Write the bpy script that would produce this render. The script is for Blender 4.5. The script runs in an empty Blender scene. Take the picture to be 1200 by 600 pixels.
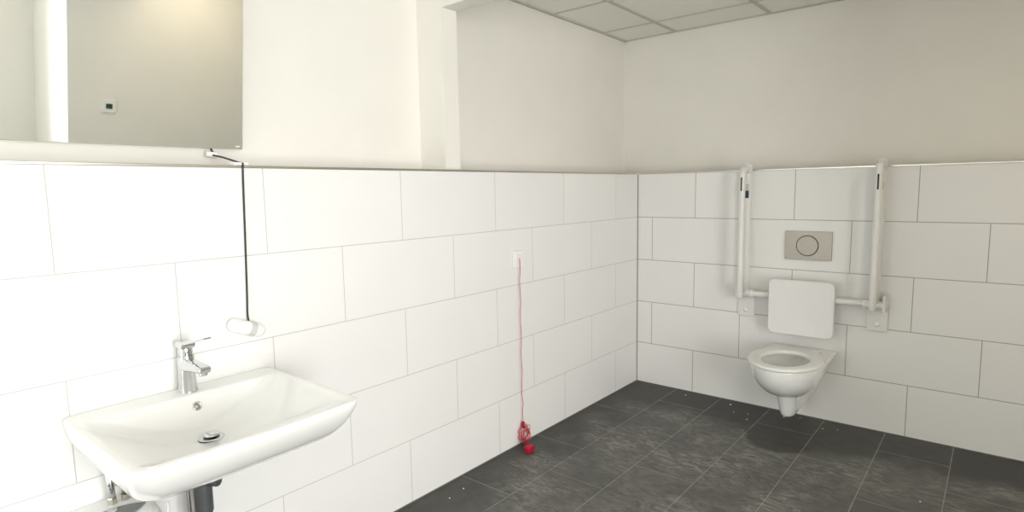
import bpy, bmesh, math, random
from mathutils import Vector, Matrix
random.seed(7)
PI = math.pi
SC = bpy.context.scene
COL = SC.collection

# ------------------------------------------------------------------ camera
F_PX = 694.15
cam_d = bpy.data.cameras.new('camera')
cam_d.sensor_fit = 'HORIZONTAL'
cam_d.sensor_width = 36.0
cam_d.lens = F_PX / 1200.0 * 36.0
cam_d.clip_start = 0.02
cam = bpy.data.objects.new('camera', cam_d)
COL.objects.link(cam)
YAW, PITCH, ROLL = -0.6911, -0.1120, -0.0173
fw = Vector((math.sin(YAW) * math.cos(PITCH), math.cos(YAW) * math.cos(PITCH), math.sin(PITCH)))
rt = Vector((math.cos(YAW), -math.sin(YAW), 0))
up = rt.cross(fw)
r2 = rt * math.cos(ROLL) + up * math.sin(ROLL)
u2 = -rt * math.sin(ROLL) + up * math.cos(ROLL)
m = Matrix((r2, u2, -fw)).transposed().to_4x4()
m.translation = (1.949, -3.7341, 1.3759)
cam.matrix_world = m
SC.camera = cam

# ------------------------------------------------------------------ world, daylight, exposure
w = bpy.data.worlds.new('world')
SC.world = w
w.use_nodes = True
bg = w.node_tree.nodes['Background']
bg.inputs['Color'].default_value = (0.86, 0.93, 1.0, 1)
bg.inputs['Strength'].default_value = 1.2
vs = SC.view_settings
vs.view_transform = 'Standard'
vs.look = 'None'
vs.gamma = 1.0
vs.use_curve_mapping = False
vs.exposure = 0.16
def daylight(name, loc, direction, sx, sy, energy, color):
    ld = bpy.data.lights.new(name, 'AREA')
    ld.shape = 'RECTANGLE'
    ld.size = sx
    ld.size_y = sy
    ld.energy = energy
    ld.color = color
    lo = bpy.data.objects.new(name, ld)
    COL.objects.link(lo)
    lo.location = loc
    lo.rotation_euler = Vector(direction).to_track_quat('-Z', 'Y').to_euler()
    return lo
daylight('daylight_window', (4.47, -3.75, 1.2), (-1, 0, 0), 1.9, 1.85, 152.0, (1.0, 0.972, 0.965))
daylight('door_fill', (0.55, -5.47, 1.08), (0, 1, 0), 0.98, 2.05, 18.0, (1.0, 0.985, 0.95))  # fill light added to brighten the front of the toilet

# ------------------------------------------------------------------ materials
def new_mat(name):
    mt = bpy.data.materials.new(name)
    mt.use_nodes = True
    nt = mt.node_tree
    return mt, nt, nt.nodes, nt.links, nt.nodes['Principled BSDF']

def mat(name, color, rough=0.5, metal=0.0, noise=0.03, scale=30.0, bump=0.0, coat=0.0, rough_var=0.0):
    mt, nt, N, L, p = new_mat(name)
    tc = N.new('ShaderNodeTexCoord')
    nz = N.new('ShaderNodeTexNoise')
    nz.inputs['Scale'].default_value = scale
    nz.inputs['Detail'].default_value = 4
    L.new(tc.outputs['Object'], nz.inputs['Vector'])
    rp = N.new('ShaderNodeValToRGB')
    c = color
    rp.color_ramp.elements[0].position = 0.3
    rp.color_ramp.elements[1].position = 0.7
    rp.color_ramp.elements[0].color = (c[0] * (1 - noise), c[1] * (1 - noise), c[2] * (1 - noise), 1)
    rp.color_ramp.elements[1].color = (min(1, c[0] * (1 + noise)), min(1, c[1] * (1 + noise)), min(1, c[2] * (1 + noise)), 1)
    L.new(nz.outputs['Fac'], rp.inputs['Fac'])
    L.new(rp.outputs['Color'], p.inputs['Base Color'])
    p.inputs['Roughness'].default_value = rough
    p.inputs['Metallic'].default_value = metal
    if coat:
        p.inputs['Coat Weight'].default_value = coat
        p.inputs['Coat Roughness'].default_value = 0.05
    if bump:
        bp = N.new('ShaderNodeBump')
        bp.inputs['Strength'].default_value = bump
        bp.inputs['Distance'].default_value = 0.002
        L.new(nz.outputs['Fac'], bp.inputs['Height'])
        L.new(bp.outputs['Normal'], p.inputs['Normal'])
    return mt

def math_node(N, L, op, a, b=None, c=None):
    n = N.new('ShaderNodeMath')
    n.operation = op
    for i, v in enumerate((a, b, c)):
        if v is None:
            continue
        if isinstance(v, (int, float)):
            n.inputs[i].default_value = v
        else:
            L.new(v, n.inputs[i])
    return n.outputs[0]

def tile_mat(name, axis, shift, rows_base, bw, rh, mortar, c_tile, c_mortar, rough):
    """running-bond tiles on a world-axis-aligned wall (object origin = world origin)"""
    mt, nt, N, L, p = new_mat(name)
    tc = N.new('ShaderNodeTexCoord')
    sp = N.new('ShaderNodeSeparateXYZ')
    L.new(tc.outputs['Object'], sp.inputs[0])
    if axis == 'left':
        u = math_node(N, L, 'MULTIPLY_ADD', sp.outputs['Y'], -1.0, shift)
    else:
        u = math_node(N, L, 'ADD', sp.outputs['X'], shift)
    v = math_node(N, L, 'ADD', sp.outputs['Z'], -rows_base)
    cb = N.new('ShaderNodeCombineXYZ')
    L.new(u, cb.inputs[0]); L.new(v, cb.inputs[1])
    br = N.new('ShaderNodeTexBrick')
    br.offset = 0.5
    br.offset_frequency = 2
    br.inputs['Scale'].default_value = 1.0
    br.inputs['Brick Width'].default_value = bw
    br.inputs['Row Height'].default_value = rh
    br.inputs['Mortar Size'].default_value = mortar
    br.inputs['Mortar Smooth'].default_value = 0.2
    br.inputs['Bias'].default_value = 0.0
    br.inputs['Color1'].default_value = (*c_tile, 1)
    br.inputs['Color2'].default_value = (*[q * 0.985 for q in c_tile], 1)
    br.inputs['Mortar'].default_value = (*c_mortar, 1)
    L.new(cb.outputs[0], br.inputs['Vector'])
    nz = N.new('ShaderNodeTexNoise')
    nz.inputs['Scale'].default_value = 3.0
    nz.inputs['Detail'].default_value = 5
    L.new(tc.outputs['Object'], nz.inputs['Vector'])
    hs = N.new('ShaderNodeHueSaturation')
    val = math_node(N, L, 'MULTIPLY_ADD', nz.outputs['Fac'], 0.05, 0.975)
    L.new(val, hs.inputs['Value'])
    L.new(br.outputs['Color'], hs.inputs['Color'])
    L.new(hs.outputs['Color'], p.inputs['Base Color'])
    rg = math_node(N, L, 'MULTIPLY_ADD', br.outputs['Fac'], 0.4, rough)
    L.new(rg, p.inputs['Roughness'])
    bp = N.new('ShaderNodeBump')
    bp.inputs['Strength'].default_value = 0.35
    bp.inputs['Distance'].default_value = 0.002
    bp.invert = True
    L.new(br.outputs['Fac'], bp.inputs['Height'])
    L.new(bp.outputs['Normal'], p.inputs['Normal'])
    return mt

TOP = 1.4644
TH = 0.29447
M = {}
M['tile_left'] = tile_mat('white_wall_tile', 'left', -0.002, TOP - 5 * TH, 0.6, TH, 0.0016, (0.87, 0.868, 0.86), (0.56, 0.55, 0.53), 0.42)
M['tile_back'] = tile_mat('white_back_tile', 'back', -0.112, TOP - 5 * TH, 0.6, TH, 0.0022, (0.87, 0.866, 0.85), (0.40, 0.39, 0.36), 0.50)
M['paint'] = mat('cream_wall_paint', (0.865, 0.843, 0.790), 0.85, noise=0.015, scale=4, bump=0.0)
M['paint_white'] = mat('white_wall_paint', (0.90, 0.885, 0.84), 0.85, noise=0.012, scale=4)
M['ceiling'] = mat('ceiling_board', (0.90, 0.885, 0.83), 0.95, noise=0.04, scale=220, bump=0.1)
M['tbar'] = mat('ceiling_bar', (0.55, 0.54, 0.49), 0.6, noise=0.02)
M['ceramic'] = mat('white_ceramic', (0.88, 0.88, 0.865), 0.12, noise=0.006, scale=6, coat=0.5)
M['seat'] = mat('white_seat_plastic', (0.84, 0.835, 0.81), 0.22, noise=0.006, scale=6)
M['plastic'] = mat('white_plastic', (0.90, 0.895, 0.885), 0.35, noise=0.01, scale=20)
M['plastic_grey'] = mat('light_grey_plastic', (0.60, 0.60, 0.59), 0.4, noise=0.01, scale=20)
M['rail'] = mat('white_coated_rail', (0.80, 0.795, 0.765), 0.3, noise=0.01, scale=20)
M['board'] = mat('white_backrest_foam', (0.83, 0.83, 0.825), 0.5, noise=0.008, scale=12)
M['steel'] = mat('brushed_steel', (0.42, 0.395, 0.35), 0.42, metal=0.75, noise=0.05, scale=90)
M['trim'] = mat('steel_edge_profile', (0.62, 0.59, 0.54), 0.28, metal=1.0, noise=0.03, scale=60)
M['chrome'] = mat('chrome', (0.66, 0.67, 0.68), 0.08, metal=1.0, noise=0.01, scale=10)
M['brass'] = mat('nickel_fitting', (0.55, 0.52, 0.45), 0.25, metal=1.0, noise=0.05, scale=40)
M['panel'] = mat('grey_control_panel', (0.22, 0.235, 0.235), 0.4, noise=0.08, scale=60)
M['dark'] = mat('black_rubber', (0.015, 0.015, 0.016), 0.5, noise=0.1, scale=50)
M['pipe'] = mat('dark_grey_pipe', (0.075, 0.08, 0.085), 0.4, noise=0.08, scale=30)
M['red'] = mat('red_cord', (0.58, 0.045, 0.07), 0.5, noise=0.15, scale=80)
M['red_handle'] = mat('red_plastic', (0.42, 0.008, 0.03), 0.3, noise=0.08, scale=40)
M['crumb'] = mat('plaster_crumb', (0.8, 0.78, 0.72), 0.9, noise=0.05, scale=200)
M['seal'] = mat('grey_silicone', (0.20, 0.19, 0.17), 0.5, noise=0.05, scale=40)
M['blue_label'] = mat('dark_blue_label', (0.02, 0.045, 0.10), 0.4, noise=0.05)
M['display'] = mat('dark_green_display', (0.03, 0.06, 0.045), 0.25, noise=0.05)
M['water'] = mat('toilet_water', (0.55, 0.56, 0.54), 0.02, noise=0.01)
M['frame'] = mat('white_window_frame', (0.82, 0.82, 0.80), 0.35, noise=0.01)

def mirror_mat():
    mt, nt, N, L, p = new_mat('mirror_glass')
    nz = N.new('ShaderNodeTexNoise'); nz.inputs['Scale'].default_value = 2.0
    rp = N.new('ShaderNodeValToRGB')
    rp.color_ramp.elements[0].color = (0.96, 0.975, 0.95, 1)
    rp.color_ramp.elements[1].color = (0.97, 0.985, 0.96, 1)
    L.new(nz.outputs['Fac'], rp.inputs['Fac'])
    L.new(rp.outputs['Color'], p.inputs['Base Color'])
    p.inputs['Metallic'].default_value = 1.0
    p.inputs['Roughness'].default_value = 0.015
    return mt
M['mirror'] = mirror_mat()

def glass_mat():
    mt, nt, N, L, p = new_mat('window_glass')
    tr = N.new('ShaderNodeBsdfTransparent')
    tr.inputs['Color'].default_value = (0.96, 0.97, 0.96, 1)
    gl = N.new('ShaderNodeBsdfGlossy')
    gl.inputs['Roughness'].default_value = 0.0
    fr = N.new('ShaderNodeFresnel'); fr.inputs['IOR'].default_value = 1.25
    mx = N.new('ShaderNodeMixShader')
    L.new(fr.outputs[0], mx.inputs[0]); L.new(tr.outputs[0], mx.inputs[1]); L.new(gl.outputs[0], mx.inputs[2])
    L.new(mx.outputs[0], N['Material Output'].inputs['Surface'])
    return mt
M['glass'] = glass_mat()

def diffuser_mat():
    mt, nt, N, L, p = new_mat('fill_panel_diffuser')
    p.inputs['Base Color'].default_value = (0.9, 0.88, 0.82, 1)
    p.inputs['Emission Color'].default_value = (1.0, 0.84, 0.60, 1)
    p.inputs['Emission Strength'].default_value = 3.0  # glow of the added ceiling fill panel
    return mt
M['diffuser'] = diffuser_mat()

def floor_mat():
    mt, nt, N, L, p = new_mat('slate_floor_tile')
    tc = N.new('ShaderNodeTexCoord')
    sp = N.new('ShaderNodeSeparateXYZ')
    L.new(tc.outputs['Object'], sp.inputs[0])
    u = math_node(N, L, 'MULTIPLY_ADD', sp.outputs['Y'], -1.0, -0.2775 + 6.05)
    v = math_node(N, L, 'ADD', sp.outputs['X'], 0.3045 * 4 - 0.001)
    cb = N.new('ShaderNodeCombineXYZ')
    L.new(u, cb.inputs[0]); L.new(v, cb.inputs[1])
    br = N.new('ShaderNodeTexBrick')
    br.offset = 0.5
    br.offset_frequency = 2
    for k, q in (('Scale', 1.0), ('Brick Width', 0.605), ('Row Height', 0.3045), ('Mortar Size', 0.0021), ('Mortar Smooth', 0.15), ('Bias', 0.0)):
        br.inputs[k].default_value = q
    br.inputs['Color1'].default_value = (0.052, 0.052, 0.048, 1)
    br.inputs['Color2'].default_value = (0.067, 0.067, 0.062, 1)
    br.inputs['Mortar'].default_value = (0.25, 0.245, 0.22, 1)
    L.new(cb.outputs[0], br.inputs['Vector'])
    # mottled slate
    n1 = N.new('ShaderNodeTexNoise'); n1.inputs['Scale'].default_value = 13; n1.inputs['Detail'].default_value = 8; n1.inputs['Roughness'].default_value = 0.65
    L.new(tc.outputs['Object'], n1.inputs['Vector'])
    hs = N.new('ShaderNodeHueSaturation')
    L.new(br.outputs['Color'], hs.inputs['Color'])
    L.new(math_node(N, L, 'MULTIPLY_ADD', n1.outputs['Fac'], 1.7, 0.15), hs.inputs['Value'])
    # chalky builder's dust, wiped streaks; fading out to a darker strip along the walls
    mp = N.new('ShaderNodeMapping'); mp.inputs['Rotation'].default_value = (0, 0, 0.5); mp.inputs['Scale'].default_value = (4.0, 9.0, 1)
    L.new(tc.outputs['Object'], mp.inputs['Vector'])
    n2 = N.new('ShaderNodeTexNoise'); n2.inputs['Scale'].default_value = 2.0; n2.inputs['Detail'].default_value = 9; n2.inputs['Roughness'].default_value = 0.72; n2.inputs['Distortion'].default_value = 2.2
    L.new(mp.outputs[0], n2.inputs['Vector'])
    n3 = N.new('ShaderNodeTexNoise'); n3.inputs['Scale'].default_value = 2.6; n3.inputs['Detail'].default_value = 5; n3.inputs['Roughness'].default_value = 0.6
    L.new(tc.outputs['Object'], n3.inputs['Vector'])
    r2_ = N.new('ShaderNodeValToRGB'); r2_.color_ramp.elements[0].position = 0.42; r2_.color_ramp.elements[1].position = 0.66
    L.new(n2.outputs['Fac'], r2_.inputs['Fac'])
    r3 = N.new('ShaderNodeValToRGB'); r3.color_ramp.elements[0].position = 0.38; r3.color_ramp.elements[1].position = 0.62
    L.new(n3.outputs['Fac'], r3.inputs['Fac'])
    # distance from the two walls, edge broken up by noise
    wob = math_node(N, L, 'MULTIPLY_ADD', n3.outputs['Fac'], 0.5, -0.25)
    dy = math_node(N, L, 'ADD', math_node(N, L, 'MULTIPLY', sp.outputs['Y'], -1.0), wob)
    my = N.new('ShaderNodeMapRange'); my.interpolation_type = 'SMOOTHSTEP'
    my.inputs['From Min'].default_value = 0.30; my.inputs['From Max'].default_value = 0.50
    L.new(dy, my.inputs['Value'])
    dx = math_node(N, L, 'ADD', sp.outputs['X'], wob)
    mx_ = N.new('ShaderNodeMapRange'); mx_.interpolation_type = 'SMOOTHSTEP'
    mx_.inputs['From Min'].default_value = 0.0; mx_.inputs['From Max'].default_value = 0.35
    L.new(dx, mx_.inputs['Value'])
    # a dark oval without dust below the toilet
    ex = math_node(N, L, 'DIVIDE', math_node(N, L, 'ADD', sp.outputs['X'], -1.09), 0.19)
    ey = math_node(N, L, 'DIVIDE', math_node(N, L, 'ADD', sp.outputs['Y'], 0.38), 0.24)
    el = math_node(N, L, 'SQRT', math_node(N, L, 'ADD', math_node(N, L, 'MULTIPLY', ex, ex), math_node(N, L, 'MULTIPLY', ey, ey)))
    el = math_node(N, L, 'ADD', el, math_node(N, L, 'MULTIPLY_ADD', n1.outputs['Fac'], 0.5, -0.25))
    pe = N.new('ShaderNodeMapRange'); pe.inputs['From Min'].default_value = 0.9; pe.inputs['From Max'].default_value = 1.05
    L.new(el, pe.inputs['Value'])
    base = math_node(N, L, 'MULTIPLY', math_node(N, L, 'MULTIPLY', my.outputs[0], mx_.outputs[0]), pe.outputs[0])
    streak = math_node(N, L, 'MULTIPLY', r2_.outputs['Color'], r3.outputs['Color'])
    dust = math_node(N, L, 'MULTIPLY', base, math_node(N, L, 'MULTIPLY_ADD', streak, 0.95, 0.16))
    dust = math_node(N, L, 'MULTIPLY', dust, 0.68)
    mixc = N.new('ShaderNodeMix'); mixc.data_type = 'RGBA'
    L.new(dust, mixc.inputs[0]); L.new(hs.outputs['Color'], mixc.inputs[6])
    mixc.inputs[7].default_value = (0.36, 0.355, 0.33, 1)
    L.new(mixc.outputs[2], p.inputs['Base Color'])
    p.inputs['Specular IOR Level'].default_value = 0.35
    L.new(math_node(N, L, 'MULTIPLY_ADD', n1.outputs['Fac'], 0.25, 0.38), p.inputs['Roughness'])
    bp = N.new('ShaderNodeBump'); bp.inputs['Strength'].default_value = 0.25; bp.inputs['Distance'].default_value = 0.004
    L.new(n1.outputs['Fac'], bp.inputs['Height'])
    L.new(bp.outputs['Normal'], p.inputs['Normal'])
    return mt
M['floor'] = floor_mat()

# ------------------------------------------------------------------ mesh helpers
def obj(name, bm, material, parent=None, smooth=False, sub=0, loc=None, angle=None):
    me = bpy.data.meshes.new(name)
    bmesh.ops.recalc_face_normals(bm, faces=bm.faces)
    bm.to_mesh(me)
    bm.free()
    o = bpy.data.objects.new(name, me)
    COL.objects.link(o)
    me.materials.append(material)
    if smooth or angle is not None:
        for f in me.polygons:
            f.use_smooth = True
        if angle is not None:
            me.set_sharp_from_angle(angle=math.radians(angle))
            wn = o.modifiers.new('weighted_normal', 'WEIGHTED_NORMAL')
            wn.keep_sharp = True
    if sub:
        s = o.modifiers.new('subdivision', 'SUBSURF')
        s.levels = sub
        s.render_levels = sub
    if parent is not None:
        o.parent = parent
    if loc is not None:
        o.location = loc
    return o

def thing(name, label, cat, loc=(0, 0, 0), group=None):
    o = bpy.data.objects.new(name, None)
    o.empty_display_size = 0.05
    COL.objects.link(o)
    o.location = loc
    o['label'] = label
    o['category'] = cat
    if group:
        o['group'] = group
    return o

def struct(o):
    o['kind'] = 'structure'
    return o

def add_box(bm, x0, x1, y0, y1, z0, z1, bevel=0.0, seg=2):
    r = bmesh.ops.create_cube(bm, size=1.0)
    vs_ = r['verts']
    for v in vs_:
        v.co = Vector(((x0 + x1) / 2 + v.co.x * (x1 - x0), (y0 + y1) / 2 + v.co.y * (y1 - y0), (z0 + z1) / 2 + v.co.z * (z1 - z0)))
    if bevel:
        es = list({e for v in vs_ for e in v.link_edges})
        bmesh.ops.bevel(bm, geom=es, offset=bevel, segments=seg, affect='EDGES', profile=0.5)
    return bm

def box(*a, **k):
    return add_box(bmesh.new(), *a, **k)

def loft(bm, rings, cap_start=True, cap_end=True, closed=True):
    vr = [[bm.verts.new(p) for p in r] for r in rings]
    n = len(vr[0])
    for a, b in zip(vr[:-1], vr[1:]):
        for i in range(n if closed else n - 1):
            j = (i + 1) % n
            bm.faces.new((a[i], a[j], b[j], b[i]))
    if cap_start:
        bm.faces.new(list(reversed(vr[0])))
    if cap_end:
        bm.faces.new(vr[-1])
    return bm

def smooth_path(pts, n=6):
    """Catmull-Rom through points"""
    P = [Vector(p) for p in pts]
    P = [P[0] * 2 - P[1]] + P + [P[-1] * 2 - P[-2]]
    out = []
    for i in range(1, len(P) - 2):
        p0, p1, p2, p3 = P[i - 1], P[i], P[i + 1], P[i + 2]
        for k in range(n):
            t = k / n
            out.append(0.5 * ((2 * p1) + (p2 - p0) * t + (2 * p0 - 5 * p1 + 4 * p2 - p3) * t * t + (3 * p1 - p0 - 3 * p2 + p3) * t ** 3))
    out.append(P[-2])
    return out

def add_tube(bm, pts, rad, n=12, caps=True, ecc=1.0, ecc_dir=None):
    P = [Vector(p) for p in pts]
    R = rad if isinstance(rad, (list, tuple)) else [rad] * len(P)
    t0 = (P[1] - P[0]).normalized()
    ref = Vector(ecc_dir) if ecc_dir else (Vector((0, 0, 1)) if abs(t0.z) < 0.9 else Vector((1, 0, 0)))
    nrm = (ref - t0 * ref.dot(t0)).normalized()
    rings = []
    for i, p in enumerate(P):
        if i == 0:
            t = t0
        elif i == len(P) - 1:
            t = (P[i] - P[i - 1]).normalized()
        else:
            t = ((P[i + 1] - P[i]).normalized() + (P[i] - P[i - 1]).normalized())
            t = t.normalized() if t.length > 1e-6 else (P[i] - P[i - 1]).normalized()
        nrm = (nrm - t * nrm.dot(t))
        nrm = nrm.normalized() if nrm.length > 1e-6 else t.orthogonal().normalized()
        b = t.cross(nrm)
        rings.append([p + nrm * (math.cos(2 * PI * k / n) * R[i] * ecc) + b * (math.sin(2 * PI * k / n) * R[i]) for k in range(n)])
    return loft(bm, rings, caps, caps)

def tube(*a, **k):
    return add_tube(bmesh.new(), *a, **k)

def add_lathe(bm, prof, origin, axis=(0, 0, 1), n=28):
    """prof: list of (radius, height along axis)"""
    ax = Vector(axis).normalized()
    u = ax.orthogonal().normalized()
    v = ax.cross(u)
    o = Vector(origin)
    rings = [[o + ax * h + (u * math.cos(2 * PI * k / n) + v * math.sin(2 * PI * k / n)) * max(r, 1e-5) for k in range(n)] for r, h in prof]
    return loft(bm, rings, True, True)

def lathe(*a, **k):
    return add_lathe(bmesh.new(), *a, **k)

def rrect(x0, x1, y0, y1, r, n=6, side=6, bow=0.0):
    """closed rounded rectangle in plan; the x1 side may bow outward"""
    r = min(r, (x1 - x0) / 2 - 1e-4, (y1 - y0) / 2 - 1e-4)
    cs = [((x1 - r, y1 - r), 0), ((x0 + r, y1 - r), 90), ((x0 + r, y0 + r), 180), ((x1 - r, y0 + r), 270)]
    pts = []
    for i, (c, a) in enumerate(cs):
        for k in range(n + 1):
            t = math.radians(a + 90 * k / n)
            pts.append((c[0] + r * math.cos(t), c[1] + r * math.sin(t)))
        nx, na = cs[(i + 1) % 4]
        t = math.radians(na)
        q = (nx[0] + r * math.cos(t), nx[1] + r * math.sin(t))
        p = pts[-1]
        for k in range(1, side):
            f = k / side
            pts.append((p[0] + (q[0] - p[0]) * f, p[1] + (q[1] - p[1]) * f))
    yc, hw = (y0 + y1) / 2, (y1 - y0) / 2
    return [(x + bow * (1 - ((y - yc) / hw) ** 2) * (x - x0) / (x1 - x0), y) for x, y in pts]

def slab(outline, axis, a0, a1, bevel=0.0):
    """extrude a 2D outline along an axis with a soft edge. axis 'x': outline=(y,z); 'y': (x,z); 'z': (x,y)"""
    c = (sum(p[0] for p in outline) / len(outline), sum(p[1] for p in outline) / len(outline))
    def ins(d):
        out = []
        n = len(outline)
        for i, p in enumerate(outline):
            q0, q1 = Vector(outline[i - 1]), Vector(outline[(i + 1) % n])
            t = (q1 - q0)
            t = t.normalized() if t.length > 1e-9 else Vector((1, 0))
            nn = Vector((-t.y, t.x))
            if nn.dot(Vector(c) - Vector(p)) < 0:
                nn = -nn
            out.append((p[0] + nn.x * d, p[1] + nn.y * d))
        return out
    s = 1 if a1 > a0 else -1
    if bevel:
        lv = [(bevel, a0), (bevel * 0.3, a0 + s * bevel * 0.3), (0, a0 + s * bevel), (0, a1 - s * bevel), (bevel * 0.3, a1 - s * bevel * 0.3), (bevel, a1)]
    else:
        lv = [(0, a0), (0, a1)]
    rings = []
    for d, a in lv:
        o = ins(d) if d else outline
        if axis == 'x':
            rings.append([(a, p[0], p[1]) for p in o])
        elif axis == 'y':
            rings.append([(p[0], a, p[1]) for p in o])
        else:
            rings.append([(p[0], p[1], a) for p in o])
    return loft(bmesh.new(), rings)

def arc(cx, cy, r, a0, a1, n=12):
    return [(cx + r * math.cos(math.radians(a0 + (a1 - a0) * k / n)), cy + r * math.sin(math.radians(a0 + (a1 - a0) * k / n))) for k in range(n + 1)]

# ------------------------------------------------------------------ the room
DL, DB, ZC = 0.22, 0.20, 2.423           # painted walls stand back behind the tiled ledge
XR, YF = 4.2, -5.2                      # wall opposite the basin, wall behind the camera
XP, YP = 3.3, -2.3                       # nearer part of the opposite wall, stepped in to dim the back wall's right
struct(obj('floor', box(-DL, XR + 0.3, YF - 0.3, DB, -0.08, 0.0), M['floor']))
struct(obj('ceiling', box(-DL - 0.1, XR + 0.3, YF - 0.3, DB + 0.1, ZC, ZC + 0.06), M['ceiling']))
struct(obj('wall_left', box(-DL - 0.1, -DL, YF, DB + 0.1, 0.0, ZC), M['paint']))
struct(obj('wall_back', box(-DL, XR + 0.3, DB, DB + 0.1, 0.0, ZC), M['paint']))
struct(obj('wall_left_tiled', box(-DL, 0.0, YF, 0.0, 0.0, TOP), M['tile_left']))
struct(obj('wall_back_tiled', box(-DL, XP, 0.0, DB, 0.0, TOP), M['tile_back']))
# opposite the basin: a step added to dim the back wall, then a deep window bay; behind the camera: an unseen glazed door added as fill

WY0, WY1, WZ0, WZ1 = -4.75, -2.75, 0.25, 2.15
bm = bmesh.new()
add_box(bm, XR, XR + 0.24, YF - 0.24, WY0, 0, ZC)
add_box(bm, XR, XR + 0.24, WY1, YP, 0, ZC)
add_box(bm, XR, XR + 0.24, WY0, WY1, 0, WZ0)
add_box(bm, XR, XR + 0.24, WY0, WY1, WZ1, ZC)
add_box(bm, XP, XR + 0.24, YP, DB, 0, ZC)
struct(obj('wall_right', bm, M['paint_white']))
FX0, FX1, FZ0, FZ1 = 0.05, 1.05, 0.02, 2.15
bm = bmesh.new()
add_box(bm, -DL - 0.1, FX0, YF - 0.24, YF, 0, ZC)
add_box(bm, FX1, XR, YF - 0.24, YF, 0, ZC)
add_box(bm, FX0, FX1, YF - 0.24, YF, 0, FZ0)
add_box(bm, FX0, FX1, YF - 0.24, YF, FZ1, ZC)
struct(obj('wall_front', bm, M['paint_white']))

def window(name, loc, rotz, hw, hh):
    win = bpy.data.objects.new(name, None)
    COL.objects.link(win)
    win.location = loc
    win.rotation_euler.z = rotz
    struct(win)
    bm = bmesh.new()
    add_box(bm, -0.03, 0.03, -hw, -hw + 0.06, 0, hh, 0.004)
    add_box(bm, -0.03, 0.03, hw - 0.06, hw, 0, hh, 0.004)
    add_box(bm, -0.03, 0.03, -hw + 0.06, hw - 0.06, 0, 0.06, 0.004)
    add_box(bm, -0.03, 0.03, -hw + 0.06, hw - 0.06, hh - 0.06, hh, 0.004)
    add_box(bm, -0.03, 0.03, -0.035, 0.035, 0.06, hh - 0.06, 0.004)
    obj('window_frame', bm, M['frame'], win)
    for a, b in ((-hw + 0.06, -0.035), (0.035, hw - 0.06)):
        obj('window_pane', box(-0.004, 0.004, a, b, 0.06, hh - 0.06), M['glass'], win)
    obj('window_sill', box(-0.20, -0.03, -hw, hw, 0.0, 0.02, 0.004), M['frame'], win)
    obj('window_handle', box(-0.05, -0.03, -0.012, 0.012, 0.5, 0.62, 0.005), M['frame'], win)
window('window_1', (XR + 0.17, (WY0 + WY1) / 2, WZ0), 0.0, (WY1 - WY0) / 2, WZ1 - WZ0)
window('added_door', ((FX0 + FX1) / 2, YF - 0.17, FZ0), -PI / 2, (FX1 - FX0) / 2, FZ1 - FZ0)  # unseen glazing added around the fill light behind the camera

# pillar on the ledge and the beam it carries
struct(obj('wall_pillar', box(-DL, -0.05, -1.785, -1.691, TOP, ZC), M['paint']))
struct(obj('wall_beam', box(-0.05, XP, -1.785, -1.691, 2.197, ZC), M['paint']))

# suspended ceiling grid and its wall angle
bm = bmesh.new()
for i in range(8):
    x = -DL + 0.393 + 0.612 * i
    add_box(bm, x - 0.011, x + 0.011, YF, DB, ZC - 0.006, ZC)
for i in range(9):
    y = DB - 0.317 - 0.585 * i
    add_box(bm, -DL, XR, y - 0.007, y + 0.007, ZC - 0.0055, ZC)
struct(obj('trim_1', bm, M['tbar']))
bm = bmesh.new()
add_box(bm, -DL, -DL + 0.024, YF, DB, ZC - 0.008, ZC)
add_box(bm, -DL, XR, DB - 0.012, DB, ZC - 0.008, ZC)
struct(obj('trim_2', bm, M['tbar']))
# unseen fill panel added on the ceiling to brighten the wall the mirror shows
cl = thing('fill_panel', 'square flush panel added to the ceiling as fill light beside the toilet', 'fill light', (2.72, -1.50, ZC))
obj('fill_panel_frame', slab(rrect(-0.15, 0.15, -0.15, 0.15, 0.01, 3, 2), 'z', -0.001, -0.014, 0.002), M['frame'], cl)
obj('diffuser', slab(rrect(-0.135, 0.135, -0.135, 0.135, 0.008, 3, 2), 'z', -0.012, -0.017, 0.001), M['diffuser'], cl)
daylight('fill_panel_lamp', (2.72, -1.50, ZC - 0.02), (0, 0, -1), 0.27, 0.27, 5.0, (1.0, 0.84, 0.60))  # added warm fill for the mirrored wall and the back wall

# steel edge profile along the top of the tiles
bm = bmesh.new()
add_box(bm, -0.012, 0.004, YF, -0.0, TOP - 0.003, TOP + 0.006, 0.0015)
struct(obj('trim_3', bm, M['trim']))
bm = bmesh.new()
add_box(bm, 0.0, XR, -0.004, 0.012, TOP - 0.003, TOP + 0.006, 0.0015)
struct(obj('trim_4', bm, M['trim']))
struct(obj('trim_5', box(-0.001, 0.004, -0.004, 0.001, 0.0, TOP - 0.003), M['seal']))        # silicone joint in the corner
bm = bmesh.new()
add_box(bm, -0.001, 0.003, YF, 0.0, 0.0, 0.004)
add_box(bm, 0.0, XR, -0.003, 0.001, 0.0, 0.004)
struct(obj('trim_6', bm, M['seal']))

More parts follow.
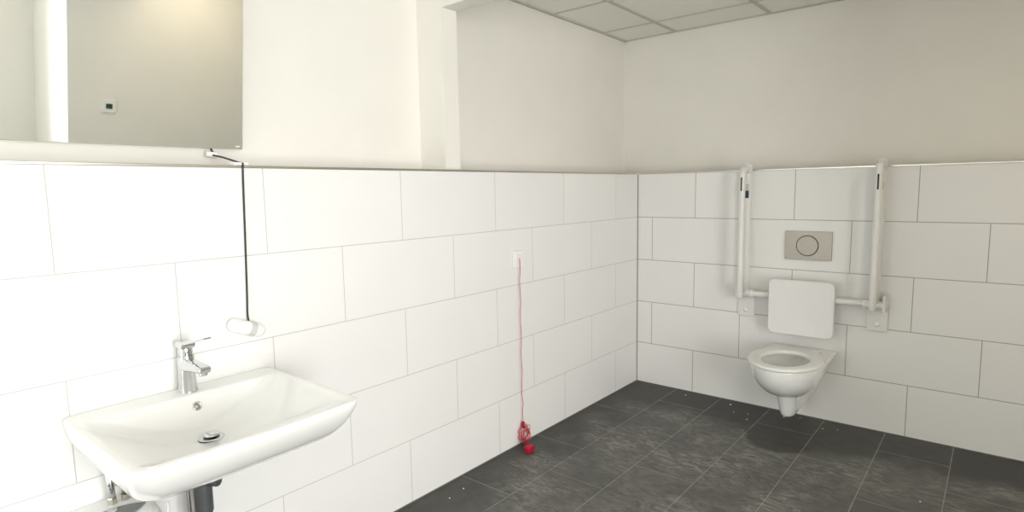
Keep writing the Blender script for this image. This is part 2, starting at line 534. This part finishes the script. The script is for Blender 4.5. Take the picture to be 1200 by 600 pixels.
# ------------------------------------------------------------------ washbasin
YB = -3.028
bas = thing('washbasin', 'white ceramic wall-hung washbasin with wide sloping bowl', 'washbasin', (0.0, YB, 0.778))
rings = []
for x0, x1, h, z, r, bow in (
        (0.06, 0.32, 0.15, 0.626, 0.06, 0.0),
        (0.03, 0.41, 0.220, 0.638, 0.06, 0.003),
        (0.002, 0.478, 0.264, 0.667, 0.06, 0.006),
        (0.002, 0.515, 0.285, 0.706, 0.055, 0.009),
        (0.002, 0.538, 0.295, 0.745, 0.045, 0.011),
        (0.002, 0.544, 0.2985, 0.770, 0.038, 0.012),
        (0.002, 0.542, 0.2970, 0.777, 0.036, 0.012),
        (0.004, 0.536, 0.2930, 0.7785, 0.033, 0.012),
        (0.088, 0.524, 0.2830, 0.7780, 0.035, 0.012),
        (0.093, 0.518, 0.2780, 0.7765, 0.035, 0.012),
        (0.098, 0.508, 0.2660, 0.7700, 0.045, 0.012),
        (0.108, 0.465, 0.2200, 0.7420, 0.055, 0.010),
        (0.120, 0.400, 0.1580, 0.7080, 0.065, 0.006),
        (0.142, 0.310, 0.0850, 0.6810, 0.070, 0.0),
        (0.168, 0.252, 0.0420, 0.6730, 0.040, 0.0),
        (0.186, 0.234, 0.0240, 0.6715, 0.022, 0.0),
        (0.188, 0.232, 0.0220, 0.6600, 0.021, 0.0)):
    rings.append([(x, y, z - 0.778) for x, y in rrect(x0, x1, -h, h, r, 6, 6, bow)])
obj('basin', loft(bmesh.new(), rings), M['ceramic'], bas, smooth=True, sub=2)
dr = obj('drain_ring', lathe([(0.020, 0.0), (0.033, 0.0), (0.035, 0.002), (0.030, 0.0045), (0.021, 0.003)], (0.21, 0.008, 0.672 - 0.778)), M['chrome'], bas, angle=40)
obj('drain_plug', lathe([(0.010, -0.012), (0.010, 0.006), (0.022, 0.008), (0.0235, 0.0105), (0.021, 0.014), (0.010, 0.0165), (0.0, 0.017)], (0.21, 0.008, 0.672 - 0.778)), M['chrome'], bas, smooth=True)
obj('drain_gap', lathe([(0.0, -0.002), (0.0215, -0.002), (0.0215, 0.0035), (0.0, 0.0035)], (0.21, 0.008, 0.672 - 0.778)), M['dark'], bas, angle=40)
ofn = Vector((0.93, 0, 0.37))
ofp = Vector((0.1085, 0.015, 0.742 - 0.778))
obj('overflow_ring', lathe([(0.008, -0.002), (0.0135, -0.002), (0.0140, 0.001), (0.0125, 0.0035), (0.0105, 0.0035), (0.0095, 0.001), (0.008, -0.001)], ofp + ofn * 0.001, ofn), M['chrome'], bas, smooth=True)
obj('overflow_hole', lathe([(0.0, -0.001), (0.0098, -0.001), (0.0098, 0.0015), (0.0, 0.0012)], ofp + ofn * 0.001, ofn), M['steel'], bas, smooth=True)

# ------------------------------------------------------------------ mixer tap
tap = thing('mixer_tap', 'chrome single-lever mixer tap standing on the back of the washbasin', 'tap', (0.052, YB + 0.016, 0.7782))
bm = lathe([(0.0, 0.0), (0.027, 0.0), (0.0275, 0.003), (0.0262, 0.006), (0.0245, 0.03), (0.0235, 0.07), (0.0235, 0.108), (0.0225, 0.112), (0.0, 0.112)], (0, 0, 0), n=32)
obj('tap_body', bm, M['chrome'], tap, angle=35)
# broad flat spout, swelling out of the body and dipping at its mouth
rings = []
for x, z, hy, hz in ((-0.005, 0.082, 0.0215, 0.020), (0.02, 0.084, 0.0215, 0.020), (0.05, 0.087, 0.0205, 0.017), (0.085, 0.089, 0.0195, 0.0135), (0.115, 0.089, 0.019, 0.011), (0.128, 0.088, 0.018, 0.0095), (0.132, 0.087, 0.015, 0.007)):
    rings.append([(x, p[0], z + p[1]) for p in rrect(-hy, hy, -hz, hz, min(hy, hz) * 0.75, 4, 2)])
obj('spout', loft(bmesh.new(), rings), M['chrome'], tap, angle=50)
obj('aerator', lathe([(0.0, 0.012), (0.0115, 0.012), (0.0125, 0.002), (0.0115, 0.0), (0.0095, 0.0), (0.009, 0.003), (0.0, 0.003)], (0.114, 0, 0.070)), M['chrome'], tap, angle=40)
obj('neck', lathe([(0.0, 0.0), (0.0205, 0.0), (0.0205, 0.020), (0.019, 0.026), (0.0, 0.028)], (0, 0, 0.1125), n=28), M['chrome'], tap, angle=35)
# lever: cap over the cartridge, thin blade reaching forward and slightly up
lv = obj('lever', box(-0.0235, 0.024, -0.0225, 0.0225, 0.135, 0.156, 0.007, 3), M['chrome'], tap, angle=45)
rings = []
for x, z, hy, t in ((-0.02, 0.147, 0.021, 0.0085), (0.02, 0.152, 0.0205, 0.007), (0.05, 0.159, 0.017, 0.004), (0.09, 0.169, 0.0145, 0.003), (0.13, 0.180, 0.013, 0.0025), (0.160, 0.188, 0.011, 0.002)):
    rings.append([(x, p[0], z + p[1]) for p in rrect(-hy, hy, -t, t, t * 0.8, 3, 2)])
obj('lever_blade', loft(bmesh.new(), rings), M['chrome'], lv, angle=50)

# ------------------------------------------------------------------ drain below the basin
dp = thing('drain_pipe', 'dark grey waste pipe coming down under the washbasin close to the wall', 'pipe', (0.112, YB + 0.012, 0.574))
obj('pipe', lathe([(0.0, 0.0), (0.0225, 0.0), (0.0225, -0.40), (0.0, -0.40)], (0, 0, 0), n=24), M['pipe'], dp, angle=40)
obj('collar', lathe([(0.0, -0.078), (0.0250, -0.078), (0.0258, -0.081), (0.0258, -0.160), (0.0250, -0.164), (0.0, -0.164)], (0, 0, 0), n=24), M['pipe'], dp, angle=40)
obj('elbow', tube(smooth_path([(0, 0, -0.004), (0.004, 0, 0.012), (0.025, 0, 0.026), (0.06, 0.0, 0.027), (0.098, -0.004, 0.027)], 6), 0.018, 18), M['pipe'], dp, smooth=True)
obj('tailpiece', lathe([(0.0, 0.0), (0.020, 0.0), (0.020, 0.040), (0.0, 0.040)], (0.098, -0.004, 0.008), n=24), M['plastic_grey'], dp, angle=40)
sh = thing('supply_pipe', 'thin chrome supply pipe beside the dark waste pipe under the basin', 'pipe', (0.085, YB - 0.022, 0.62))
obj('pipe', tube(smooth_path([(0, 0, 0.0), (0.0, 0.0, -0.12), (0.0, 0.0, -0.25), (-0.03, -0.005, -0.36), (-0.083, -0.005, -0.40)], 6), 0.0065, 10), M['chrome'], sh, smooth=True)
obj('union_nut', lathe([(0.0, 0.0), (0.010, 0.0), (0.010, -0.028), (0.0, -0.028)], (0, 0, -0.085), n=6), M['chrome'], sh)
obj('cleaning_cap', lathe([(0.0, 0.0), (0.014, 0.0), (0.014, 0.026), (0.017, 0.027), (0.017, 0.041), (0.015, 0.045), (0.0, 0.046)], (0.008, 0.006, -0.064), (0.86, 0.5, 0.0), n=22), M['pipe'], dp, angle=40)

# ------------------------------------------------------------------ small water heater under the basin
wh = thing('water_heater', 'white under-sink water heater on the wall below the washbasin', 'water heater', (0.0, -3.272, 0.10))
rings = []
for x, hy, z0, z1, r in ((0.002, 0.130, 0.0, 0.408, 0.02), (0.06, 0.132, 0.0, 0.410, 0.03), (0.13, 0.131, 0.002, 0.409, 0.04), (0.18, 0.122, 0.012, 0.400, 0.05), (0.205, 0.105, 0.028, 0.380, 0.06), (0.213, 0.085, 0.05, 0.355, 0.06)):
    rings.append([(x, p[0], p[1]) for p in rrect(-hy, hy, z0, z1, r, 5, 4)])
obj('tank_cover', loft(bmesh.new(), rings), M['plastic'], wh, smooth=True, angle=60)
# dark lens-shaped control recess on top
lens = arc(0.015, 0.1985, 0.1135, 223.7, 316.3, 16) + arc(0.015, 0.056, 0.104, 38, 142, 16)[1:-1]
obj('control_panel', slab([(x + 0.0, y) for y, x in lens], 'z', 0.4075, 0.4125, 0.001), M['panel'], wh, angle=40)
obj('temperature_dial', lathe([(0.0, 0.0), (0.013, 0.0), (0.0125, 0.004), (0.0, 0.0045)], (0.10, 0.02, 0.412), (0, 0, 1), n=20), M['plastic_grey'], wh, angle=40)
v = obj('inlet_pipe', tube([(0.05, 0.036, 0.405), (0.05, 0.036, 0.46), (0.05, 0.030, 0.523)], 0.0095, 12), M['chrome'], wh, smooth=True)
obj('union_nut', lathe([(0.0, 0.0), (0.0130, 0.0), (0.0130, 0.016), (0.010, 0.020), (0.0, 0.020)], (0.05, 0.036, 0.4095), n=6), M['brass'], v)
obj('power_lead', tube(smooth_path([(0.10, 0.125, 0.30), (0.14, 0.142, 0.36), (0.13, 0.150, 0.39), (0.12, 0.155, 0.33), (0.10, 0.158, 0.25), (0.05, 0.155, 0.12), (0.012, 0.150, 0.0)], 6), 0.003, 8), M['plastic'], wh, smooth=True)
av = thing('angle_valve', 'small nickel angle valve on top of the water heater under the basin', 'valve', (0.0, -3.202, 0.555))
obj('valve_body', tube([(0.002, 0, 0), (0.040, 0, 0), (0.050, 0, -0.006), (0.050, 0, -0.030)], [0.008, 0.009, 0.010, 0.008], 12), M['brass'], av, smooth=True)
obj('union_nut', lathe([(0.0, 0.0), (0.0125, 0.0), (0.0125, 0.015), (0.0, 0.015)], (0.050, 0, -0.0435), n=6), M['brass'], av)
obj('rosette', lathe([(0.0, 0.0), (0.022, 0.0), (0.020, 0.006), (0.012, 0.010), (0.0, 0.010)], (0.001, 0, 0), (1, 0, 0), n=24), M['chrome'], av, smooth=True)
obj('valve_handle', tube([(0.052, 0.0, 0.006), (0.056, 0.018, -0.008), (0.058, 0.036, -0.014)], [0.005, 0.004, 0.003], 8), M['brass'], av, smooth=True)
obj('spindle', lathe([(0.0, 0.0), (0.006, 0.0), (0.005, 0.022), (0.0, 0.023)], (0.05, 0, 0.004), n=10), M['brass'], av, angle=40)

# ------------------------------------------------------------------ mirror, its cable
MY1 = -2.672
mi = thing('mirror', 'large frameless mirror tilted forward on the wall above the washbasin', 'mirror', (-DL + 0.022, MY1 - 0.36, 1.537))
mi.rotation_euler.y = math.radians(8.3)
obj('mirror_panel', slab(rrect(-0.36, 0.36, 0.0, 0.80, 0.006, 4, 2), 'x', 0.001, 0.009, 0.001), M['mirror'], mi)
obj('backing', box(-0.012, 0.001, -0.33, 0.33, 0.02, 0.77), M['plastic_grey'], mi)
obj('maker_mark', box(0.0085, 0.0094, 0.334, 0.350, 0.009, 0.0125), M['plastic'], mi)
for sy in (-0.25, 0.25):
    obj('tilt_bracket', box(-0.115, -0.010, sy - 0.012, sy + 0.012, 0.60, 0.64, 0.003), M['plastic_grey'], mi)

pc = thing('mirror_cable', 'black cable running from under the mirror down to a white oblong box', 'cable', (0.004, -2.785, 1.474))
cx, cy, cz = 0.004, -2.785, 1.474
def rel(p): return (p[0] - cx, p[1] - cy, p[2] - cz)
obj('cord', tube([rel(p) for p in smooth_path([(-0.2155, -2.776, 1.556), (-0.2145, -2.772, 1.532), (-0.206, -2.768, 1.520), (-0.19, -2.78, 1.513), (-0.12, -2.778, 1.502), (-0.03, -2.773, 1.483), (0.002, -2.772, 1.4775), (0.0075, -2.7725, 1.470), (0.006, -2.774, 1.43), (0.0045, -2.779, 1.25), (0.0045, -2.786, 1.05), (0.006, -2.790, 0.975), (0.016, -2.7915, 0.947)], 6)], 0.0032, 8), M['dark'], pc, smooth=True)
obj('cable_connector', tube([rel((-0.196, -2.800, 1.517)), rel((-0.192, -2.765, 1.513))], 0.010, 12), M['plastic'], pc, angle=50)
obj('cable_clip', box(*[a - b for a, b in ((-0.03, cx), (0.006, cx), (-2.800, cy), (-2.752, cy), (1.4705, cz), (1.480, cz))], bevel=0.002), M['plastic'], pc)
# inline box: oblong capsule hanging tilted against the tiles
d = Vector((0.0, 0.93, -0.37)).normalized()
c0 = Vector(rel((0.026, -2.806, 0.932)))
pr = [(-0.064, 0.004), (-0.061, 0.013), (-0.055, 0.0195), (-0.045, 0.0225), (-0.02, 0.0235), (0.0, 0.0235), (0.02, 0.0235), (0.045, 0.0225), (0.055, 0.0195), (0.061, 0.013), (0.064, 0.004)]
bx = obj('inline_box', tube([c0 + d * a for a, b in pr], [b for a, b in pr], 24), M['plastic'], pc, smooth=True)
obj('type_label', tube([c0 + d * 0.006, c0 + d * 0.028], 0.0240, 24), M['plastic_grey'], bx, angle=50)

# wall sensor on the opposite wall: only its reflection shows in the mirror
ws = thing('wall_sensor', 'small pale wall plate with a dark display, seen reflected in the mirror', 'wall plate', (XP, -2.025, 1.085))
obj('cover_plate', slab(rrect(-0.05, 0.05, -0.05, 0.05, 0.006, 4, 2), 'x', 0.0, -0.012, 0.003), M['plastic'], ws, angle=40)
obj('display', slab(rrect(-0.023, 0.023, -0.02, 0.02, 0.003, 3, 2), 'x', -0.010, -0.014, 0.001), M['display'], ws, angle=40)

# ------------------------------------------------------------------ emergency pull switch
ps = thing('emergency_pull_switch', 'white wall switch with a long red emergency pull cord', 'pull switch', (0.0, -1.335, 1.012))
obj('frame_plate', slab(rrect(-0.045, 0.045, -0.045, 0.045, 0.005, 4, 2), 'x', 0.001, 0.010, 0.003), M['plastic'], ps, angle=40)
obj('centre_plate', slab(rrect(-0.029, 0.029, -0.029, 0.029, 0.003, 4, 2), 'x', 0.009, 0.0135, 0.002), M['plastic'], ps, angle=40)
zk = 0.115 - 1.012
pts = [(0.012, 0.0, 0.002), (0.0165, 0.0, -0.004)]
k = 16
for i in range(1, k):
    t = i / k
    pts.append((0.0155 + 0.0015 * math.sin(i * 2.3), 0.004 * math.sin(i * 1.9) * min(1, t * 3) + 0.006 * t, -0.004 + (zk + 0.004) * t))
pts.append((0.018, 0.008, zk))
obj('cord', tube(smooth_path(pts, 5), 0.0018, 8), M['red'], ps, smooth=True)
# the spare cord wound into loops just above the floor
zc = 0.06 - 1.012
loops = []
for i in range(10):
    a0 = i * 0.7
    rx, rz = 0.024 + 0.030 * random.random(), 0.028 + 0.026 * random.random()
    oy, oz, tl = 0.030 * (random.random() - 0.5), 0.022 * (random.random() - 0.5), (random.random() - 0.5) * 2.2
    for q in range(10):
        t = a0 + 2 * PI * q / 10
        yy, zz = rx * math.cos(t), rz * math.sin(t)
        loops.append((0.026 + 0.014 * math.sin(t + i * 1.3), 0.006 + oy + yy * math.cos(tl) - zz * math.sin(tl), max(-1.012 + 0.006, zc + oz + yy * math.sin(tl) + zz * math.cos(tl))))
obj('cord_loops', tube(smooth_path([(0.018, 0.008, zk)] + loops, 3), 0.0014, 7), M['red'], ps, smooth=True)
kn = [(0.018, 0.004 + 0.013 * math.cos(t * 1.9) * (1 - 0.03 * t), zk + 0.004 - 0.0015 * t + 0.009 * math.sin(t * 1.3)) for t in range(14)]
obj('knot', tube(smooth_path(kn, 4), 0.0036, 7), M['red_handle'], ps, smooth=True)
hp = Vector((0.105, -0.055, -1.012))
obj('handle_cord', tube(smooth_path([(0.03, 0.0, 0.012 - 1.012), (0.055, -0.012, 0.004 - 1.012), (0.08, -0.03, 0.006 - 1.012), hp + Vector((-0.012, 0.014, 0.018))], 6), 0.0022, 7), M['red'], ps, smooth=True)
bm = bmesh.new()
rg = []
for z, s in ((0.0, 0.017), (0.004, 0.021), (0.018, 0.024), (0.032, 0.024), (0.036, 0.021)):
    rg.append([hp + Vector((p[0], p[1], z)) for p in rrect(-s * 0.75, s * 0.75, -s, s, s * 0.18, 3, 2)])
obj('pull_handle', loft(bm, rg), M['red_handle'], ps, angle=40)

# ------------------------------------------------------------------ toilet
XT = 1.093
wc = thing('toilet', 'white wall-hung toilet on the tiled back wall', 'toilet', (XT, 0, 0))
def dshape(wb, wm, ym, yf, yb=-0.002, nb=8, ns=8, nf=20):
    out = []
    for k in range(nb):
        out.append((wb - 2 * wb * k / nb, yb))
    for k in range(ns):
        t = k / ns
        s = t * t * (3 - 2 * t)
        out.append((-(wb + (wm - wb) * s), yb + (ym - yb) * t))
    for k in range(nf + 1):
        a = PI + PI * k / nf
        out.append((wm * math.cos(a), ym + (ym - yf) * math.sin(a)))
    for k in range(1, ns):
        t = 1 - k / ns
        s = t * t * (3 - 2 * t)
        out.append((wb + (wm - wb) * s, yb + (ym - yb) * t))
    return out
ZR = 0.425
rings = []
for z, wb, wm, ym, yf in (
        (0.100, 0.030, 0.026, -0.275, -0.325),
        (0.103, 0.040, 0.036, -0.275, -0.335),
        (0.130, 0.052, 0.044, -0.275, -0.345),
        (0.190, 0.078, 0.052, -0.285, -0.362),
        (0.225, 0.094, 0.058, -0.290, -0.372),
        (0.236, 0.099, 0.064, -0.295, -0.380),
        (0.244, 0.102, 0.090, -0.305, -0.425),
        (0.262, 0.110, 0.116, -0.312, -0.470),
        (0.295, 0.125, 0.143, -0.320, -0.515),
        (0.335, 0.143, 0.163, -0.328, -0.548),
        (0.380, 0.163, 0.175, -0.332, -0.567),
        (0.410, 0.175, 0.179, -0.334, -0.572),
        (0.421, 0.177, 0.179, -0.334, -0.571),
        (0.425, 0.174, 0.175, -0.334, -0.566)):
    rings.append([(x, y, z) for x, y in dshape(wb, wm, ym, yf)])
n_out = len(rings[0])
def ell(rx, ry, yc, z):
    """ring with the same point order as dshape, inside the bowl"""
    src = dshape(0.174, 0.175, -0.334, -0.566)
    out = []
    for x, y in src:
        a = math.atan2((y - yc) / ry, x / rx)
        out.append((rx * math.cos(a), yc + ry * math.sin(a), z))
    return out
rings += [ell(0.132, 0.175, -0.345, 0.4245), ell(0.125, 0.168, -0.345, 0.418), ell(0.118, 0.160, -0.340, 0.385), ell(0.095, 0.130, -0.325, 0.320), ell(0.060, 0.085, -0.300, 0.262), ell(0.035, 0.05, -0.28, 0.235)]
obj('bowl', loft(bmesh.new(), rings), M['ceramic'], wc, smooth=True, sub=2)
obj('water', lathe([(0.0, 0.0), (0.056, 0.0), (0.056, 0.003), (0.0, 0.003)], (0, -0.302, 0.262), n=28), M['water'], wc)
# seat ring with a broad straight back part
def seat_outline(g=0.0):
    o = dshape(0.118, 0.182, -0.365, -0.587, -0.135, 10, 10, 28)
    return [(x * (1 - g / 0.18), -0.36 + (y + 0.36) * (1 - g / 0.2)) for x, y in o]
so = seat_outline()
def seat_in(rx, ry):
    out = []
    for x, y in so:
        a = math.atan2((y + 0.372) / ry, x / rx)
        out.append((rx * math.cos(a), -0.372 + ry * math.sin(a)))
    return out
def lvl(o, z): return [(x, y, z) for x, y in o]
z0 = 0.4275
rings = [lvl(seat_in(0.113, 0.150), z0), lvl(seat_outline(0.004), z0), lvl(seat_outline(0.0), z0 + 0.004), lvl(seat_outline(0.0), z0 + 0.012), lvl(seat_outline(0.003), z0 + 0.017), lvl(seat_outline(0.010), z0 + 0.020),
         lvl(seat_in(0.128, 0.166), z0 + 0.0195), lvl(seat_in(0.117, 0.154), z0 + 0.016), lvl(seat_in(0.112, 0.149), z0 + 0.009)]
bm = bmesh.new()
loft(bm, rings + [rings[0]], False, False)
bmesh.ops.remove_doubles(bm, verts=bm.verts, dist=1e-5)
st = obj('seat', bm, M['seat'], wc, angle=60)
for sx in (-1, 1):
    obj('hinge', lathe([(0.0, 0.0), (0.013, 0.0), (0.014, 0.003), (0.014, 0.013), (0.011, 0.017), (0.0, 0.017)], (sx * 0.078, -0.118, 0.425), n=20), M['seat'], wc, smooth=True)

for c in wc.children:                                  # final length and width of the pan
    for v in c.data.vertices:
        v.co.x *= 1.02
        v.co.y *= 1.075

# ------------------------------------------------------------------ backrest and support rails
HZ = 0.72
br_ = thing('back_support', 'white rounded square backrest board above the toilet', 'backrest', (1.09, 0, 0.67))
obj('backrest_board', slab(rrect(-0.174, 0.174, -0.160, 0.160, 0.032, 8, 4), 'y', -0.088, -0.122, 0.006), M['board'], br_, angle=45)
obj('support_bar', tube([(0.812 - 1.09, -0.062, HZ - 0.67), (1.398 - 1.09, -0.062, HZ + 0.004 - 0.67)], 0.0180, 16), M['rail'], br_, angle=50)
for sx in (-0.11, 0.11):
    obj('board_clamp', box(sx - 0.02, sx + 0.02, -0.090, -0.045, HZ - 0.67 - 0.022, HZ - 0.67 + 0.022, 0.004), M['plastic_grey'], br_)

def grab_rail(x, label, flip):
    t = thing('grab_rail', label, 'grab rail', (x, 0, 0.66), 'fold-up grab rails beside the toilet')
    h = HZ - 0.66
    pl = obj('wall_plate', slab(rrect(-0.05, 0.05, -0.090, 0.045, 0.006, 4, 2), 'y', -0.001, -0.016, 0.003), M['rail'], t, angle=40)
    pl.location.x = flip * 0.006
    bk = obj('hinge_bracket', box(flip * 0.043 - 0.008, flip * 0.043 + 0.008, -0.085, -0.001, h - 0.035, h + 0.058, 0.004), M['rail'], t, angle=40)
    obj('hinge_barrel', lathe([(0.0, 0.0), (0.020, 0.0), (0.0225, 0.002), (0.0225, 0.098), (0.020, 0.100), (0.0, 0.100)], (-0.052, -0.062, h), (1, 0, 0), n=24), M['rail'], t, angle=40)
    obj('end_cap', lathe([(0.0, 0.0), (0.0255, 0.0), (0.0255, 0.012), (0.0, 0.012)], (-flip * 0.052 - 0.006, -0.062, h), (1, 0, 0), n=24), M['plastic'], t, angle=40)
    obj('screw_cap', lathe([(0.0, 0.0), (0.0135, 0.0), (0.0130, 0.006), (0.009, 0.010), (0.0, 0.011)], (flip * 0.006, -0.016, -0.052), (0, -1, 0), n=20), M['plastic'], t, smooth=True)
    zt = 1.508 - 0.66
    # inner arm standing against the wall side, flat-oval tube with rounded tip
    pts = [(0, -0.062, h)] + [(0, -0.062, h + (zt - 0.02 - h) * q / 6) for q in range(1, 7)] + [(0, -0.062, zt - 0.010), (0, -0.062, zt - 0.003), (0, -0.062, zt)]
    ra = [0.0225] * 7 + [0.021, 0.017, 0.010]
    ia = obj('inner_arm', tube(pts, ra, 20), M['rail'], t, smooth=True)
    # outer arm: bends out of the inner one near the tip and runs down to a free end
    p = [(0, -0.066, zt - 0.060), (0, -0.085, zt - 0.043), (0, -0.115, zt - 0.034), (0, -0.140, zt - 0.040), (0, -0.156, zt - 0.062), (0, -0.160, zt - 0.095)]
    p = smooth_path(p, 5) + [Vector((0, -0.160, zt - 0.095 - (zt - 0.095 - 0.052) * q / 5)) for q in range(1, 6)]
    p += [Vector((0, -0.160, 0.046)), Vector((0, -0.160, 0.042))]
    oa = obj('outer_arm', tube(p, [0.0175] * (len(p) - 2) + [0.015, 0.009], 18), M['rail'], t, smooth=True)
    # dark rubber inlay in the grip
    obj('grip_inlay', box(-0.004, 0.004, -0.1795, -0.1745, zt - 0.165, zt - 0.085, 0.0022), M['dark'], oa)
    obj('stop_pad', box(-0.014, 0.014, -0.088, -0.083, zt - 0.165, zt - 0.125, 0.002), M['plastic_grey'], ia)
    return t, ia
g1, ia1 = grab_rail(0.762, 'fold-up white grab rail left of the toilet with a small dark blue label', -1)
g1.children[0].location.x = -0.008
obj('type_label', box(-0.014, 0.014, -0.0870, -0.082, 1.300 - 0.66, 1.345 - 0.66, 0.001), M['blue_label'], ia1)
g2, ia2 = grab_rail(1.452, 'fold-up white grab rail right of the toilet without a label', 1)

# ------------------------------------------------------------------ flush plate
fp = thing('flush_plate', 'brushed steel flush plate with a round button above the backrest', 'flush plate', (1.095, 0, 1.022))
obj('plate', slab(rrect(-0.1245, 0.1245, -0.083, 0.083, 0.003, 3, 2), 'y', -0.0005, -0.013, 0.002), M['steel'], fp, angle=40)
obj('button_gap', lathe([(0.0, 0.0), (0.0605, 0.0), (0.0605, 0.0008), (0.0, 0.0008)], (-0.003, -0.013, 0.0), (0, -1, 0), n=48), M['dark'], fp, angle=40)
obj('button', lathe([(0.0, 0.0), (0.0562, 0.0), (0.0562, 0.0025), (0.0552, 0.0035), (0.0, 0.0035)], (-0.003, -0.013, 0.0), (0, -1, 0), n=48), M['steel'], fp, angle=40)

# ------------------------------------------------------------------ plaster crumbs on the floor
def crumb_mesh(s, seed):
    rnd = random.Random(seed)
    bm = bmesh.new()
    bmesh.ops.create_icosphere(bm, subdivisions=1, radius=1)
    for v in bm.verts:
        q = 0.7 + 0.5 * rnd.random()
        v.co = Vector((v.co.x * s * q, v.co.y * s * 0.7 * q, (v.co.z * 0.45 * q + 0.42) * s))
    return bm
crumbs = [(0.405, -0.09, 0.006), (0.70, -0.09, 0.009), (0.76, -0.20, 0.005), (0.86, -0.27, 0.006), (0.84, -0.18, 0.005), (1.02, -0.10, 0.006), (1.10, -0.06, 0.005), (1.24, -0.15, 0.006), (1.31, -0.12, 0.004), (0.10, -1.88, 0.006), (0.11, -1.98, 0.005), (1.75, -0.75, 0.006)]
for i, (x, y, s) in enumerate(crumbs):
    o = obj('plaster_crumb', crumb_mesh(s, i), M['crumb'], loc=(x, y, 0.0005))
    o.rotation_euler.z = i * 1.3
    o['label'] = 'tiny white plaster crumb lying on the dark floor tiles'
    o['category'] = 'crumb'
    o['group'] = 'plaster crumbs on the floor'
